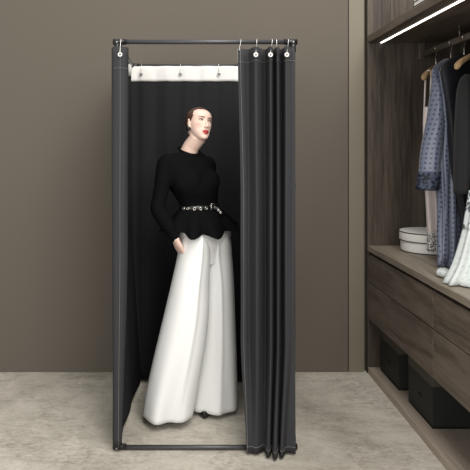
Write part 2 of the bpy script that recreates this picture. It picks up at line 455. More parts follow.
# 1 blush slip dress
g = thing('slip_dress', (1.48, 3.58, ZC), 'blush satin slip dress with a lace hem, behind the blue dotted robe', 'dress')
a0 = ANG[0]
garment([(.985, 1.482, 3.500, -2.75, .080, .035, 5, .10, 0), (1.25, 1.475, 3.53, -2.7, .078, .036, 5, .08, .5),
         (1.50, 1.475, 3.56, -2.6, .085, .04, 4, .06, .8), (1.72, 1.500, 3.60, -2.4, .11, .05, 3, .05, 1)], M['pink'], 'dress_body', g, solid=.002)
garment([(.885, 1.482, 3.495, -2.75, .084, .036, 5, .12, 0), (.99, 1.482, 3.500, -2.75, .0815, .036, 5, .10, 0)], M['lace_bw'], 'lace_hem', g, steps=6, solid=.002)['label'] = 'black and white lace hem'
garment([(1.63, 1.498, 3.592, -2.45, .101, .045, 3, .05, 1), (1.715, 1.50, 3.60, -2.4, .106, .046, 3, .05, 1)], M['mauve'], 'lining', g, steps=4, solid=.001)['label'] = 'mauve lining'
ua = Vector((cos(a0), sin(a0), 0)); hc = Vector((RX, HY[0], RZ))
for s_ in (.17, -.14):
    w = MB(); top = hc + ua*s_ + Vector((0, 0, -.118 - .085*(abs(s_)/.225)**1.35 + .012))
    c = Vector((1.50, 3.60, 1.72)) + Vector((cos(-2.4), sin(-2.4), 0))*(.10*(1 if s_ > 0 else -1))
    for off in (.016, -.016):
        o_ = Vector((-sin(a0), cos(a0), 0))*off
        w.tube([top + Vector((0, 0, .006)), top + o_, lerp(top, c, .5) + o_, c + o_ - Vector((0, 0, .01))], .005, n=8)
    w.build('strap', M['pink'], g)

# 2 blue dotted robe
g = thing('robe', (1.47, 3.36, ZC), 'long blue-grey dotted robe with dark lace cuff, hanging against the blush dress', 'robe')
u2 = ANG[1]
garment([(.846, 1.410, 3.220, -2.55, .046, .030, 7, .22, 0), (.98, 1.430, 3.245, -2.5, .066, .036, 7, .22, .2), (1.2, 1.447, 3.28, -2.45, .078, .042, 7, .18, .5),
         (1.45, 1.46, 3.325, -2.4, .10, .05, 6, .14, .8), (1.68, 1.49, 3.38, -2.42, .15, .058, 5, .10, 1.0),
         (1.84, 1.51, 3.43, u2, .195, .052, 4, .06, 1), (1.905, 1.525, 3.46, u2, .215, .046, 4, .03, 1), (1.950, 1.54, 3.49, u2, .165, .036, 4, .02, 1),
         (1.992, 1.553, 3.506, u2, .075, .022, 4, .0, 1)], M['robe'], 'robe_body', g, steps=44, solid=.002)
def sleeve(path, m, name, par, nf=4, amp=.08, steps=26, cap=False, n=40):
    """path rows (t, pxl, pxr, py, Y, depth)"""
    w = MB(); rings = []
    for j in range(steps + 1):
        t = j/steps; l, r_, py, Y, d = table(path, t)
        c = P((l + r_)/2, py, Y); h = (r_ - l)/2/F*Y; ring = []
        for i in range(n):
            a = 2*PI*i/n; k = 1 + amp*sin(nf*a + 1)*t
            ring.append(c + Vector((h*cos(a)*(1 + amp*.3*sin(nf*a)), d*sin(a)*k, -(0.0)*cos(a))))
        rings.append(ring)
    w.loft(rings, None, True, cap, cap); return w.build(name, m, par, solid=.002)
SL = [(0, 434, 440, 74, 3.335, .02), (.12, 431.5, 442, 88, 3.30, .04), (.45, 427, 443, 120, 3.28, .05), (.75, 421.5, 442, 148, 3.275, .052), (1, 419, 440, 174, 3.27, .052)]
so = sleeve(SL, M['robe'], 'sleeve', g)
sleeve([(0, 418.7, 440.2, 172, 3.27, .054), (1, 416, 438, 190, 3.268, .056)], M['cuff'], 'cuff', so, steps=5)['label'] = 'dark navy lace cuff'
w = MB()   # lapel: folded front edge running from the neck to the hem
lp = [(0, 440, 71, 3.30), (.06, 443, 80, 3.27), (.3, 446, 120, 3.235), (.6, 446.5, 170, 3.215), (.85, 446, 220, 3.21), (1, 445, 262, 3.172)]
rings = []
for j in range(31):
    px, py, Y = table(lp, j/30); c = P(px, py, Y); h = .013 + .004*sin(j*.5)
    rings.append([c + Vector((h*cos(a), .007*sin(a), 0)) for a in [2*PI*i/12 for i in range(12)]])
w.loft(rings); w.build('lapel', M['robe'], g)

# 3 midnight dress
g = thing('long_dress', (1.49, 3.22, ZC), 'long plain midnight-black dress hanging between the dotted robe and black jacket', 'dress')
u3 = ANG[2]
garment([(.848, 1.515, 3.165, -2.4, .050, .030, 6, .18, 0), (1.1, 1.510, 3.175, -2.4, .066, .032, 6, .16, .4), (1.4, 1.490, 3.21, -2.4, .10, .042, 6, .12, .6),
         (1.7, 1.50, 3.26, -2.42, .15, .045, 5, .08, .8), (1.84, 1.51, 3.285, u3, .195, .052, 4, .05, 1), (1.905, 1.525, 3.31, u3, .215, .046, 4, .02, 1),
         (1.950, 1.54, 3.327, u3, .165, .036, 4, .01, 1), (1.992, 1.553, 3.342, u3, .075, .022, 4, 0, 1)], M['navy'], 'dress_body', g, steps=44, solid=.002)
# 4 black velvet jacket: slips off its hanger end, sleeve hangs free
g = thing('jacket', (1.49, 3.08, 1.25), 'black velvet jacket with hanging sleeve, in front of the midnight dress', 'jacket')
u4 = ANG[3]
garment([(1.27, 1.50, 3.09, -2.38, .12, .045, 5, .10, 0), (1.5, 1.50, 3.10, -2.4, .14, .048, 5, .08, .3), (1.74, 1.50, 3.115, -2.42, .165, .048, 4, .05, .5),
         (1.82, 1.525, 3.145, u4, .155, .04, 4, .03, 1), (1.855, 1.535, 3.155, u4, .135, .03, 4, .02, 1)], M['velvet'], 'jacket_body', g, steps=30, solid=.002)
sleeve([(0, 464.5, 467.5, 75, 3.00, .012), (.05, 461, 469, 79, 2.99, .03), (.2, 457.5, 470, 95, 2.975, .042), (.6, 455, 469.5, 145, 2.955, .046), (1, 454.5, 467.5, 193, 2.945, .046)], M['velvet'], 'sleeve', g, amp=.1, cap=True)
# 5 white dress
g = thing('white_dress', (1.42, 2.88, ZC), 'long white dotted dress pooling on the worktop at the right edge', 'dress')
u5 = ANG[4]
garment([(.846, 1.380, 2.86, -2.75, .165, .075, 9, .20, 0), (.95, 1.40, 2.86, -2.72, .125, .068, 9, .18, .1), (1.2, 1.44, 2.865, -2.65, .10, .052, 9, .13, .3), (1.45, 1.47, 2.88, -2.5, .10, .045, 7, .08, .5),
         (1.72, 1.49, 2.905, -2.42, .14, .045, 5, .06, .8), (1.84, 1.51, 2.92, u5, .19, .05, 4, .04, 1), (1.905, 1.525, 2.94, u5, .215, .046, 4, .02, 1), (1.950, 1.54, 2.955, u5, .165, .036, 4, .01, 1),
         (1.992, 1.553, 2.967, u5, .075, .022, 4, 0, 1)], M['chiffon'], 'dress_body', g, steps=44, solid=.002)
garment([(1.10, 1.426, 2.862, -2.67, .113, .0605, 9, .14, .25), (1.28, 1.449, 2.869, -2.62, .104, .054, 8, .11, .36)], M['lace_gw'], 'lace_panel', g, steps=8, solid=.001)['label'] = 'grey lace panel'
w = MB(); c = P(443.5, 270, 2.98); c.z = ZC + .024
w.ell(c, (.033, .04, .023), fn=lambda p: p*(1 + .1*sin(p.x*160)*cos(p.y*120))); w.build('gathered_hem', M['chiffon'], g)

# ================================================================ FITTING BOOTH
FX0, FX1, FY0, FY1, FZ = -.328, .534, 2.95, 3.82, 2.0
fr = thing('fitting_room_frame', ((FX0 + FX1)/2, (FY0 + FY1)/2, 0), 'black steel tube frame of the fitting booth standing on the carpet', 'frame')
R_ = .0115; ZB = .0135
pp = None
for (x, y) in ((FX0, FY0), (FX1, FY0), (FX0, FY1), (FX1, FY1)):
    w = MB(); w.tube([(x, y, .004), (x, y, FZ)], R_, n=16); w.tube([(x, y, .55), (x, y, .58)], R_*1.15, n=16); w.tube([(x, y, 1.28), (x, y, 1.31)], R_*1.15, n=16)
    w.build('post', M['frame'], fr)
    for z in (ZB + .004, FZ):
        w = MB(); w.ell((x, y, z), (.0145, .0145, .0155), nu=16, nv=10); w.tube([(x, y, z), (x, y, z + (.05 if z < 1 else -.05))], R_*1.25, n=16)
        dx = 1 if x < 0 else -1; dy = 1 if y < 3.3 else -1
        w.tube([(x - dx*.02, y, z), (x + dx*.045, y, z)], R_*1.25, n=16); w.tube([(x, y, z), (x, y + dy*.045, z)], R_*1.25, n=16)
        jo = w.build('corner_joint', M['cap'], fr)
        if y < 3.3:
            w = MB(); w.tube([(x, y - .0135, z - .004), (x, y - .0185, z - .004)], .006, n=12); w.build('bolt', M['bolt'], jo)['label'] = 'silver bolt head'
for z in (FZ, ZB):
    for y in (FY0, FY1):
        w = MB(); w.tube([(FX0 - .012, y, z), (FX1 + .012, y, z)], R_, n=16); w.build('cross_bar', M['frame'], fr)
    for x in (FX0, FX1):
        w = MB(); w.tube([(x, FY0, z), (x, FY1, z)], R_, n=16); w.build('side_bar', M['frame'], fr)

def curve_pts(keys, n):
    """Catmull-Rom through (x,y) keys, resampled evenly n+1"""
    K = [Vector(k) for k in keys]; dense = []
    for i in range(len(K) - 1):
        p0 = K[i-1] if i else K[0]*2 - K[1]; p3 = K[i+2] if i + 2 < len(K) else K[-1]*2 - K[-2]
        for s_ in range(12):
            t = s_/12
            dense.append(.5*((2*K[i]) + (K[i+1] - p0)*t + (2*p0 - 5*K[i] + 4*K[i+1] - p3)*t*t + (3*K[i] - p0 - 3*K[i+1] + p3)*t**3))
    dense.append(K[-1]); return dense
def cloth(key_levels, steps, wob=0):
    """key_levels: [(z, [(x,y)...same count])] top->bottom -> grid rows"""
    key_levels = sorted(key_levels, key=lambda k: k[0]); rows = []
    for j in range(steps + 1):
        z = lerp(key_levels[0][0], key_levels[-1][0], j/steps)
        for (za, ka), (zb, kb) in zip(key_levels, key_levels[1:]):
            if za <= z <= zb + 1e-6:
                t = (z - za)/(zb - za); t = t*t*(3 - 2*t)*.5 + t*.5
                ks = [(lerp(a[0], b_[0], t), lerp(a[1], b_[1], t)) for a, b_ in zip(ka, kb)]; break
        pts = curve_pts(ks, 0)
        row = []
        for i, p in enumerate(pts):
            d = wob*noise.noise(Vector((i*.06, z*2.2, 5.1 + len(pts)*.1))) if wob else 0
            row.append(Vector((p.x + d*.5, p.y + d, z)))
        rows.append(row)
    return rows
def cloth_obj(rows, name, parent, m_front, m_back, th, flip=False):
    w = MB()
    rr = [list(reversed(r)) for r in rows] if flip else rows
    w.loft(rr, m_front, closed=False)
    w.mats.append(m_back)
    o = w.build(name, None, parent, solid=th, mat_off=1)
    return o

def kx(px, Y): return (px - VX)/F*Y
# --- front curtain (drawn to the right)
top = [(238, .0), (243, .012), (248.5, .022), (255.5, -.060), (262, .012), (265.5, .022), (269.4, -.060), (271.6, -.060), (274, .024), (276.4, -.056), (278.7, -.056), (281, .026), (285.2, -.053), (288.6, -.053), (292, -.036), (295, -.03)]
mid = [(241, -.012), (246, .002), (250, .012), (257, -.060), (263, .006), (266.3, .014), (269.6, -.066), (272.2, -.066), (274.5, .014), (277, -.063), (279.3, -.062), (281.7, .014), (285.2, -.056), (288.6, -.054), (292, -.040), (295, -.034)]
bot = [(246.5, -.040), (249, -.042), (252, -.040), (257, -.050), (262, -.026), (264.4, -.022), (266.8, -.074), (269.8, -.076), (271.6, -.026), (273.4, -.094), (276.8, -.094), (278.4, -.030), (280, -.080), (283.2, -.080), (286.5, -.040), (295.8, -.048)]
def lv(keys, base=2.935): return [(kx(p, base + o_), base + o_) for p, o_ in keys]
cu = thing('front_curtain', (kx(266, 2.93), 2.93, 0), 'charcoal curtain gathered in folds on the right front of the fitting booth', 'curtain')
rows = cloth([(1.965, lv(top)), (1.2, lv(mid)), (.55, lv(mid)), (.012, lv(bot))], 60, .004)
cloth_obj(rows, 'curtain_panel', cu, M['curtain'], M['lining'], .003)
fw = -Vector((0, .003, 0))
def stitch(pts, par, r=.0009): w = MB(); w.tube(pts, r, n=6); w.build('hem_stitch', M['stitch'], par)
stitch([r[6] + fw for r in rows], cu)
stitch([p + fw*.9 for p in rows[58]], cu); stitch([p + fw*.9 for p in rows[1]], cu)
w = MB(); w.loft([[r[0] + Vector((-.002, .004, 0)), r[0] + Vector((.004, .0035, 0)), r[6] + Vector((0, .0065, 0))] for r in rows if r[0].z > 1.885], None, closed=False)
w.build('header_band', M['band'], cu, solid=.0015)
def eyelet(c, par, nrm=(0, -1, 0)):
    w = MB(); w.torus(c, nrm, .0078, .0038, n=20); w.build('eyelet', M['eyelet'], par)
eye_pts = []
for px in (255.5, 270.3, 286.8):
    best = min(rows[57], key=lambda p: abs(VX + F*p.x/p.y - px) + p.y*40)
    c = best + Vector((0, -.006, 0)); c.z = CH + (VY - 54.8)/F*c.y; eyelet(c, cu); eye_pts.append(c)

# --- left side curtain wrapping the front post
def lc(k): return [(x, y) for x, y in k]
Ltop = [(-.272, 2.955), (-.285, 2.925), (-.315, 2.918), (-.346, 2.928), (-.356, 2.965), (-.345, 3.03), (-.303, 3.15), (-.322, 3.30), (-.336, 3.45), (-.318, 3.6), (-.342, 3.72), (-.338, 3.795)]
Lmid = [(-.276, 2.950), (-.290, 2.925), (-.315, 2.918), (-.344, 2.928), (-.354, 2.965), (-.346, 3.03), (-.325, 3.15), (-.318, 3.30), (-.33, 3.45), (-.312, 3.6), (-.325, 3.72), (-.33, 3.795)]
Lbot = [(-.302, 2.935), (-.308, 2.922), (-.320, 2.917), (-.338, 2.924), (-.350, 2.955), (-.350, 3.03), (-.318, 3.15), (-.302, 3.30), (-.300, 3.45), (-.285, 3.6), (-.272, 3.72), (-.275, 3.775)]
cl = thing('side_curtain', (-.34, 3.4, 0), 'charcoal side curtain wrapped round the left front post of the booth', 'curtain')
rows = cloth([(1.972, Ltop), (1.0, Lmid), (.03, Lbot)], 56, .003)
cloth_obj(rows, 'curtain_panel', cl, M['curtain'], M['lining'], .003, flip=True)
stitch([r[22] + Vector((0, -.0025, 0)) for r in rows], cl)
stitch([p + Vector((0, -.0025, 0)) for p in rows[53][2:36]], cl)
w = MB(); br = [r for r in rows if r[0].z > 1.885]
w.loft([[p + Vector((.0045, 0, 0)) for p in r[64:131]] for r in br], None, closed=False)
w.build('header_band', M['band'], cl, solid=.0015)['label'] = 'white header band'
c = P(120, 54.6, 2.912); eyelet(c, cl); eyel = c

# --- rear curtain
cr = thing('rear_curtain', (.1, 3.79, 0), 'black rear curtain with white header band behind the standing woman', 'curtain')
K = [(-.335 + .855*i/22, 3.788 + .008*sin(i*1.9) + (.003*sin(i*.7))) for i in range(23)]
Kb = [(-.335 + .855*i/22, 3.780 + .012*sin(i*1.7 + .6)) for i in range(23)]
rows = cloth([(1.99, K), (.03, Kb)], 40, .002)
cloth_obj(rows, 'curtain_panel', cr, M['lining'], M['curtain'], .003)
w = MB(); w.loft([[p + Vector((0, -.0035, 0)) for p in r] for r in cloth([(1.993, K), (1.898, K)], 6, .0)], None, closed=False)
w.build('header_band', M['band'], cr, solid=.0015, solid_off=1)['label'] = 'white header band'
rear_eyes = []
for px in (141, 180.3, 218.8):
    c = P(px, 74, 3.775); w = MB(); w.torus(c, (0, -1, 0), .0075, .003, n=18); w.build('eyelet', M['bolt'], cr); rear_eyes.append(c)
# --- right side curtain (seen only from the side, added to keep booth dark inside)
cs = thing('side_curtain', (.545, 3.4, 0), 'unseen charcoal side curtain, added on the right of the booth to darken its inside', 'curtain')
K = [(.545 + .006*sin(i*2.1), 2.985 + .80*i/14) for i in range(15)]
rows = cloth([(1.972, K), (.03, K)], 30, .003)
cloth_obj(rows, 'curtain_panel', cs, M['curtain'], M['lining'], .003)

# --- hooks
def hook(bar, eye, label):
    t = thing('curtain_hook', bar, label, 'hook', 'wire hooks on the booth bars')
    b_ = Vector(bar); e = Vector(eye); pts = []; r = R_ + .0028
    fs = -1   # over the bar, then down its front
    for a in range(-30, 190, 14):
        q = math.radians(a); pts.append(b_ + Vector((0, r*cos(q), r*sin(q))))
    d = Vector((e.x, min(e.y - .004, b_.y - r), e.z + .012))
    pts += [lerp(pts[-1], d, .5) + Vector((0, -.002, 0)), d, e + Vector((0, -.007, .002)), e + Vector((0, -.004, -.004)), e + Vector((0, .001, -.001))]
    w = MB(); w.tube(pts, .0019, n=8, round_=True); w.build('wire', M['chrome'], t)
    w = MB(); w.ell(b_ + Vector((0, r*cos(math.radians(-30)), r*sin(math.radians(-30)))), (.003, .003, .003), nu=8, nv=6); w.build('ball_tip', M['chrome'], t)
    return t
hook((kx(121, FY0), FY0, FZ), eyel, 'wire hook at the left end of the front bar, above the side curtain')
x0 = kx(240.6, FY0)
hook((x0, FY0, FZ), (x0 - .008, 2.935, 1.955), 'wire hook at the free left edge of the gathered front curtain')
hook((kx(256.5, FY0), FY0, FZ), eye_pts[0], 'wire hook on the widest fold, second from left on the gathered curtain')
hook((kx(271.8, FY0), FY0, FZ), eye_pts[1], 'wire hook in the middle of the gathered front curtain')
hook((kx(276.2, FY0), FY0, FZ), (kx(276.5, 2.9), 2.905, 1.945), 'wire hook just right of the middle hook on the gathered curtain')
hook((kx(288, FY0), FY0, FZ), eye_pts[2], 'wire hook at the right end of the front bar')
for c, l in zip(rear_eyes, ('wire hook at the left end of the rear bar', 'wire hook in the middle of the rear bar above the white band', 'wire hook on the rear bar, right of the woman\'s head')):
    hook((c.x, FY1, FZ), c, l)

# ================================================================ WOMAN
wo = thing('person', (.03, 3.30, 0), 'woman in black peplum sweater and wide white trousers standing inside the booth, hand in pocket', 'person')
YAW = math.radians(35)
rdir = Vector((-cos(YAW), -sin(YAW), 0)); fdir = Vector((sin(YAW), -cos(YAW), 0))
TY = 3.32
TORSO = [  # py, px, w, d, forward shift
    (147, 189.5, .047, .047, -.01), (151, 188.5, .070, .052, -.01), (155, 188, .112, .062, -.008), (160, 187.6, .146, .078, -.004),
    (167, 188, .156, .090, 0), (176, 189.6, .148, .102, .006), (185, 191.6, .140, .112, .012), (192, 194.2, .128, .106, .008), (200, 197.3, .114, .088, .002), (207, 199.5, .106, .079, 0),
    (213, 201, .113, .085, 0), (222, 203.5, .135, .098, -.004), (232, 205.2, .152, .112, -.01), (240, 206, .158, .116, -.01), (252, 206, .158, .114, -.008), (262, 206, .152, .11, -.005)]
def torso_ring(py, k=1.0, grow=0, n=40, row=None):
    px, w_, d_, fs = table(TORSO, py); c = P(px, py, TY) + fdir*fs; out = []
    for i in range(n):
        a = 2*PI*i/n; ca, sa = cos(a), sin(a)
        e = .9
        out.append(c + rdir*((w_*k + grow)*math.copysign(abs(ca)**e, ca)) + fdir*((d_*k + grow)*math.copysign(abs(sa)**e, sa)))
    return out
SH_R = P(166, 163.5, 3.235); EL_R = P(158, 209, 3.19); WR_R = P(174.5, 237, 3.185)
SH_L = P(208.5, 165, 3.405); EL_L = P(207.5, 206, 3.57); WR_L = P(193, 216, 3.475)
# head placement
HM = Matrix.Translation(P(199.0, 124.3, 3.30)) @ Matrix.Rotation(math.radians(180 + 30), 4, 'Z') @ Matrix.Rotation(math.radians(-9), 4, 'Y') @ Matrix.Rotation(math.radians(10), 4, 'X') @ Matrix.Scale(.875, 4)
def head_mb():
    w = MB()
    w.ell((0, -.014, .028), (.0705, .090, .078), nu=36, nv=24)
    FACE = [  # z, half width, front y, back y
        (-.110, .012, .066, .034), (-.106, .022, .078, .020), (-.098, .031, .0835, .006), (-.088, .040, .0815, -.010), (-.076, .048, .0835, -.022), (-.062, .0545, .0845, -.03),
        (-.048, .059, .0835, -.035), (-.03, .0635, .0825, -.04), (-.010, .0665, .0815, -.04), (.012, .0675, .0805, -.04), (.03, .0675, .0835, -.04), (.05, .066, .0815, -.04), (.072, .058, .069, -.04), (.09, .04, .045, -.03)]
    rings = []
    for j in range(61):
        z = lerp(-.110, .09, j/60); hw, fy, by = table(FACE, z); ring = []
        cy = lerp(by, fy, .42)
        for i in range(56):
            a = 2*PI*i/56; ca, sa = cos(a), sin(a)
            x = hw*math.copysign(abs(ca)**.92, ca); y = cy + ((fy - cy) if sa > 0 else (cy - by))*math.copysign(abs(sa)**.85, sa)
            if sa > 0:
                for s_ in (-1, 1):
                    y -= .0095*math.exp(-((x - s_*.031)/.014)**2 - ((z - .010)/.011)**2)      # eye sockets
                    y -= .004*math.exp(-((x - s_*.038)/.014)**2 - ((z + .052)/.018)**2)       # cheek hollow
                    y += .003*math.exp(-((x - s_*.030)/.016)**2 - ((z - .030)/.007)**2)       # brow ridge
                    y += .005*math.exp(-((x - s_*.042)/.014)**2 - ((z + .016)/.013)**2)       # cheekbone
                y -= .0035*math.exp(-(x/.018)**2 - ((z + .086)/.005)**2)                       # dip under the lip
            ring.append((x, y, z))
        rings.append(ring)
    w.loft(rings)
    # nose
    w.tube([(0, .073, .020), (0, .080, .006), (0, .0885, -.010), (0, .0955, -.024), (0, .0975, -.031)], [.0065, .0068, .0075, .0085, .0085], n=14, round_=True)
    for s_ in (-1, 1):
        w.ell((s_*.0105, .088, -.0345), (.0062, .0095, .0062), nu=14, nv=10)
        # upper lids / eyeball volume
        w.ell((s_*.031, .0655, .009), (.0135, .0125, .0115), nu=16, nv=12)
        # ears
        ro = Matrix.Rotation(math.radians(-s_*18), 3, 'Z') @ Matrix.Rotation(math.radians(-12), 3, 'X')
        w.ell((s_*.0705, -.010, -.002), (.006, .017, .030), rot=ro, nu=18, nv=14)
        w.torus((s_*.073, -.011, .004), ro @ Vector((1, 0, 0)), .016, .0042, n=20, k=8)
        w.ell((s_*.069, -.001, -.028), (.006, .008, .010), nu=12, nv=8)
    # lips
    up = [(-.023, .0735, -.0645), (-.013, .0810, -.0605), (-.005, .0850, -.0580), (0, .0850, -.0588), (.005, .0850, -.0580), (.013, .0810, -.0605), (.023, .0735, -.0645)]
    lo = [(-.021, .0740, -.0665), (-.012, .0810, -.0715), (0, .0845, -.0730), (.012, .0810, -.0715), (.021, .0740, -.0665)]
    w.tube(up, [.002, .0045, .0055, .0052, .0055, .0045, .002], n=12, round_=True)
    w.tube(lo, [.002, .0052, .0064, .0052, .002], n=12, round_=True)
    w.ell((0, .070, -.097), (.017, .015, .013), nu=16, nv=12)
    w.transform(HM); return w
bd = head_mb()
# neck
nb = HM @ Vector((0, -.022, -.045)); nt = HM @ Vector((0, -.012, -.09))
bd.tube([nb, nt, P(191.5, 146, 3.315), P(189, 151.5, 3.325), P(188.5, 157, 3.33)], [.048, .046, .045, .048, .044], n=24, round_=True)
# torso and hips (inside the clothes)
bd.loft([torso_ring(lerp(156, 250, j/50), .88 - .2*smooth(205, 245, lerp(154, 250, j/50)), -.005) for j in range(51)])
def limb(w, pts, rad, n=18, sub=6):
    t = [(i, *p, r) for i, (p, r) in enumerate(zip(pts, rad))]
    q = [table(t, i/sub) for i in range((len(pts) - 1)*sub + 1)]
    w.tube([Vector(a[:3]) for a in q], [a[3] for a in q], n=n, round_=True)
limb(bd, [SH_R, lerp(SH_R, EL_R, .5), EL_R, lerp(EL_R, WR_R, .45), WR_R], [.034, .036, .030, .030, .021])
limb(bd, [SH_L, lerp(SH_L, EL_L, .5), EL_L, lerp(EL_L, WR_L, .45), WR_L], [.032, .034, .030, .030, .021])
# legs and feet
def leg(hip, knee, ank, toe):
    limb(bd, [hip, lerp(hip, knee, .5), knee, lerp(knee, ank, .35), ank], [.062, .058, .046, .044, .028])
    heel = Vector((ank.x, ank.y + .01, .045)); a2 = Vector((ank.x, ank.y, .08))
    limb(bd, [ank, a2, lerp(heel, toe, .35) + Vector((0, 0, .012)), lerp(heel, toe, .7), lerp(heel, toe, .9)], [.028, .028, .022, .016, .010])
    limb(bd, [a2, heel], [.026, .020])
ANK_R = Vector((P(171, 400, 3.31).x, 3.31, .10)); TOE_R = Vector((P(167, 420, 3.235).x, 3.235, .024))
ANK_L = Vector((P(210, 400, 3.39).x, 3.39, .10)); TOE_L = Vector((P(204.5, 420, 3.29).x, 3.29, .022))
leg(P(193, 246, 3.27), P(184, 325, 3.25), ANK_R, TOE_R)
leg(P(216, 246, 3.37), P(217, 325, 3.37), ANK_L, TOE_L)
# hands
def hand(w, wrist, dirv, palm_n, side):
    """dirv: fingers, palm_n: normal of the palm (palm side), side: thumb side"""
    d = Vector(dirv).normalized(); n = Vector(palm_n); n = (n - d*n.dot(d)).normalized(); t = d.cross(n)*side
    rings = []
    for k, (s_, wd_, th_) in enumerate(((-.012, .023, .019), (.01, .027, .017), (.035, .036, .016), (.06, .040, .0145), (.082, .040, .012))):
        c = wrist + d*s_
        rings.append([c + t*(wd_*cos(a)) + n*(th_*sin(a)) for a in [2*PI*i/20 for i in range(20)]])
    w.loft(rings)
    for off, L in ((.030, .068), (.0105, .077), (-.010, .071), (-.029, .056)):
        b0 = wrist + d*.072 + t*off
        p1 = b0 + d*(L*.45) + n*(L*.06); p2 = p1 + (d*cos(.45) + n*sin(.45))*(L*.32); p3 = p2 + (d*cos(.8) + n*sin(.8))*(L*.25)
        w.tube([b0 - d*.014, b0, lerp(b0, p1, .5), p1, p2, p3], [.0088, .0088, .0084, .0086, .0078, .0066], n=12, round_=True)
    t0 = wrist + d*.018 + t*.020 + n*.004
    t1 = t0 + (d*.62 + t*.70 + n*.3).normalized()*.036; t2 = t1 + (d*.85 + t*.40 + n*.3).normalized()*.030; t3 = t2 + (d*.95 + t*.1 + n*.35).normalized()*.024
    w.tube([t0, t1, t2, t3], [.0135, .0105, .0095, .0076], n=12, round_=True)
hand(bd, WR_R + Vector((.006, 0, -.012)), P(186.5, 266, 3.275) - WR_R, Vector((.75, .6, 0)), -1)
hand(bd, WR_L + (WR_L - EL_L).normalized()*.012, (WR_L - EL_L) + Vector((-.02, 0, -.03)), Vector((.25, 1, 0)), 1)
me = remeshed(bd, .0028, 3, .5)
body_bvh = BVHTree.FromPolygons([v.co.copy() for v in me.vertices], [tuple(p.vertices) for p in me.polygons])
# tint: skin, lips, blush
HI = HM.inverted()
ca = me.color_attributes.new('tint', 'FLOAT_COLOR', 'POINT')
SK = Vector(lin(230, 200, 185)[:3]); LIP = Vector(lin(172, 46, 50)[:3]); BLU = Vector(lin(222, 170, 155)[:3]); SHD = Vector(lin(176, 132, 120)[:3])
for i, v in enumerate(me.vertices):
    q = HI @ v.co; c = SK.copy()
    if q.y > .03 and abs(q.x) < .08 and -.12 < q.z < .1:
        for s_ in (-1, 1):
            c = c.lerp(BLU, .6*math.exp(-((q.x - s_*.046)/.016)**2 - ((q.z + .022)/.016)**2))
            c = c.lerp(SHD, .75*math.exp(-((q.x - s_*.031)/.017)**2 - ((q.z - .013)/.010)**2))   # eye make-up
        ax = min(1, abs(q.x)/.024)
        zt = -.0535 - .006*ax**1.5 + .0012*(1 - min(1, abs(q.x)/.004)) * -1; zb = -.0795 + .013*ax**2
        if q.y > .06 and abs(q.x) < .024:
            f = smooth(zb - .0016, zb + .0016, q.z)*(1 - smooth(zt - .0016, zt + .0016, q.z))*(1 - smooth(.021, .024, abs(q.x)))
            c = c.lerp(LIP, f)
    ca.data[i].color = (*c, 1)
body = mesh_obj('body', me, M['skin'], wo)

# face details laid on the skin
def on_face(x, z, lift=.0006):
    o_ = HM @ Vector((x, .2, z)); d = (HM.to_3x3() @ Vector((0, -1, 0))).normalized()
    h = body_bvh.ray_cast(o_, d)
    return (h[0] - d*lift) if h[0] else HM @ Vector((x, .08, z))
def face_patch(outline, name, m, lift, par, layers=4):
    cx = sum(p[0] for p in outline)/len(outline); cz = sum(p[1] for p in outline)/len(outline)
    w = MB(); rings = []
    for j in range(layers):
        k = max(.02, 1 - j/(layers - 1)); rings.append([on_face(cx + (x - cx)*k, cz + (z - cz)*k, lift*(.15 if j == 0 else 1)) for x, z in outline])
    w.loft(rings, None, True, False, True); return w.build(name, m, par)
for s_ in (-1, 1):
    ex, ez = s_*.031, .0085
    alm = [(ex + .0125*cos(a), ez + (.0046 if sin(a) > 0 else .0032)*sin(a) + .0012*s_*cos(a)*1.0) for a in [2*PI*i/24 for i in range(24)]]
    e = face_patch(alm, 'eye', M['shaded_eye_white'], .0008, wo)
    face_patch([(ex - .001 + .0047*cos(a), ez + .0040*sin(a)) for a in [2*PI*i/16 for i in range(16)]], 'iris', M['iris'], .0016, e, 3)
    w = MB(); w.tube([on_face(ex + .014*cos(a), ez + .0002 + .0052*sin(a) + .0012*s_*cos(a), .001) for a in [PI*i/12 for i in range(13)]], [.0006 + .0011*sin(PI*i/12) for i in range(13)], n=8); w.build('eyelashes', M['lash'], wo)
    w = MB(); bp_ = [on_face(s_*(.013 + .037*t), .0255 + .0065*sin(PI*min(1, t*.95)*.62) - .003*t, .0006) for t in [i/12 for i in range(13)]]
    w.tube(bp_, [.0022*(1 - .75*(i/12)**1.5) + .0003 for i in range(13)], n=8); w.build('eyebrow', M['brow'], wo)
# hair: slicked back
w = MB(); rings = []
nu, nv = 72, 48
for j in range(1, nv):
    a = PI*j/nv - PI/2; ring = []
    for i in range(nu):
        t = 2*PI*i/nu
        d = Vector((cos(a)*cos(t), cos(a)*sin(t), sin(a)))
        p = Vector((0, -.014, .028)) + Vector((.0755*d.x, .096*d.y, .083*d.z))
        # hairline: front limit depends on height
        lim = table([(-.06, -.040), (-.035, -.03), (-.01, -.012), (.01, .016), (.03, .034), (.055, .050), (.072, .056), (.085, .060), (.12, .08)], p.z)[0]
        sd = lim - p.y
        k = smooth(-.007, .006, sd)
        low = smooth(-.062, -.045, p.z); k *= low
        sc = lerp(.86, 1.0, k)*(1 + .006*sin(26*math.atan2(p.x, p.z)))
        q = Vector((0, -.014, .028)) + (p - Vector((0, -.014, .028)))*sc
        ring.append(HM @ q)
    rings.append(ring)
w.loft(rings)
hr = w.build('hair', M['hair'], wo)
# earring on the visible ear
for s_ in (1, -1):
    w = MB(); w.ell(HM @ Vector((s_*.0755, .001, -.041)), (.0115, .0115, .0125), nu=18, nv=12); w.tube([HM @ Vector((s_*.073, -.0005, -.027)), HM @ Vector((s_*.0755, .001, -.036))], .002, n=6)
    w.build('earring', M['jewel'], wo)['label'] = 'round black earring'

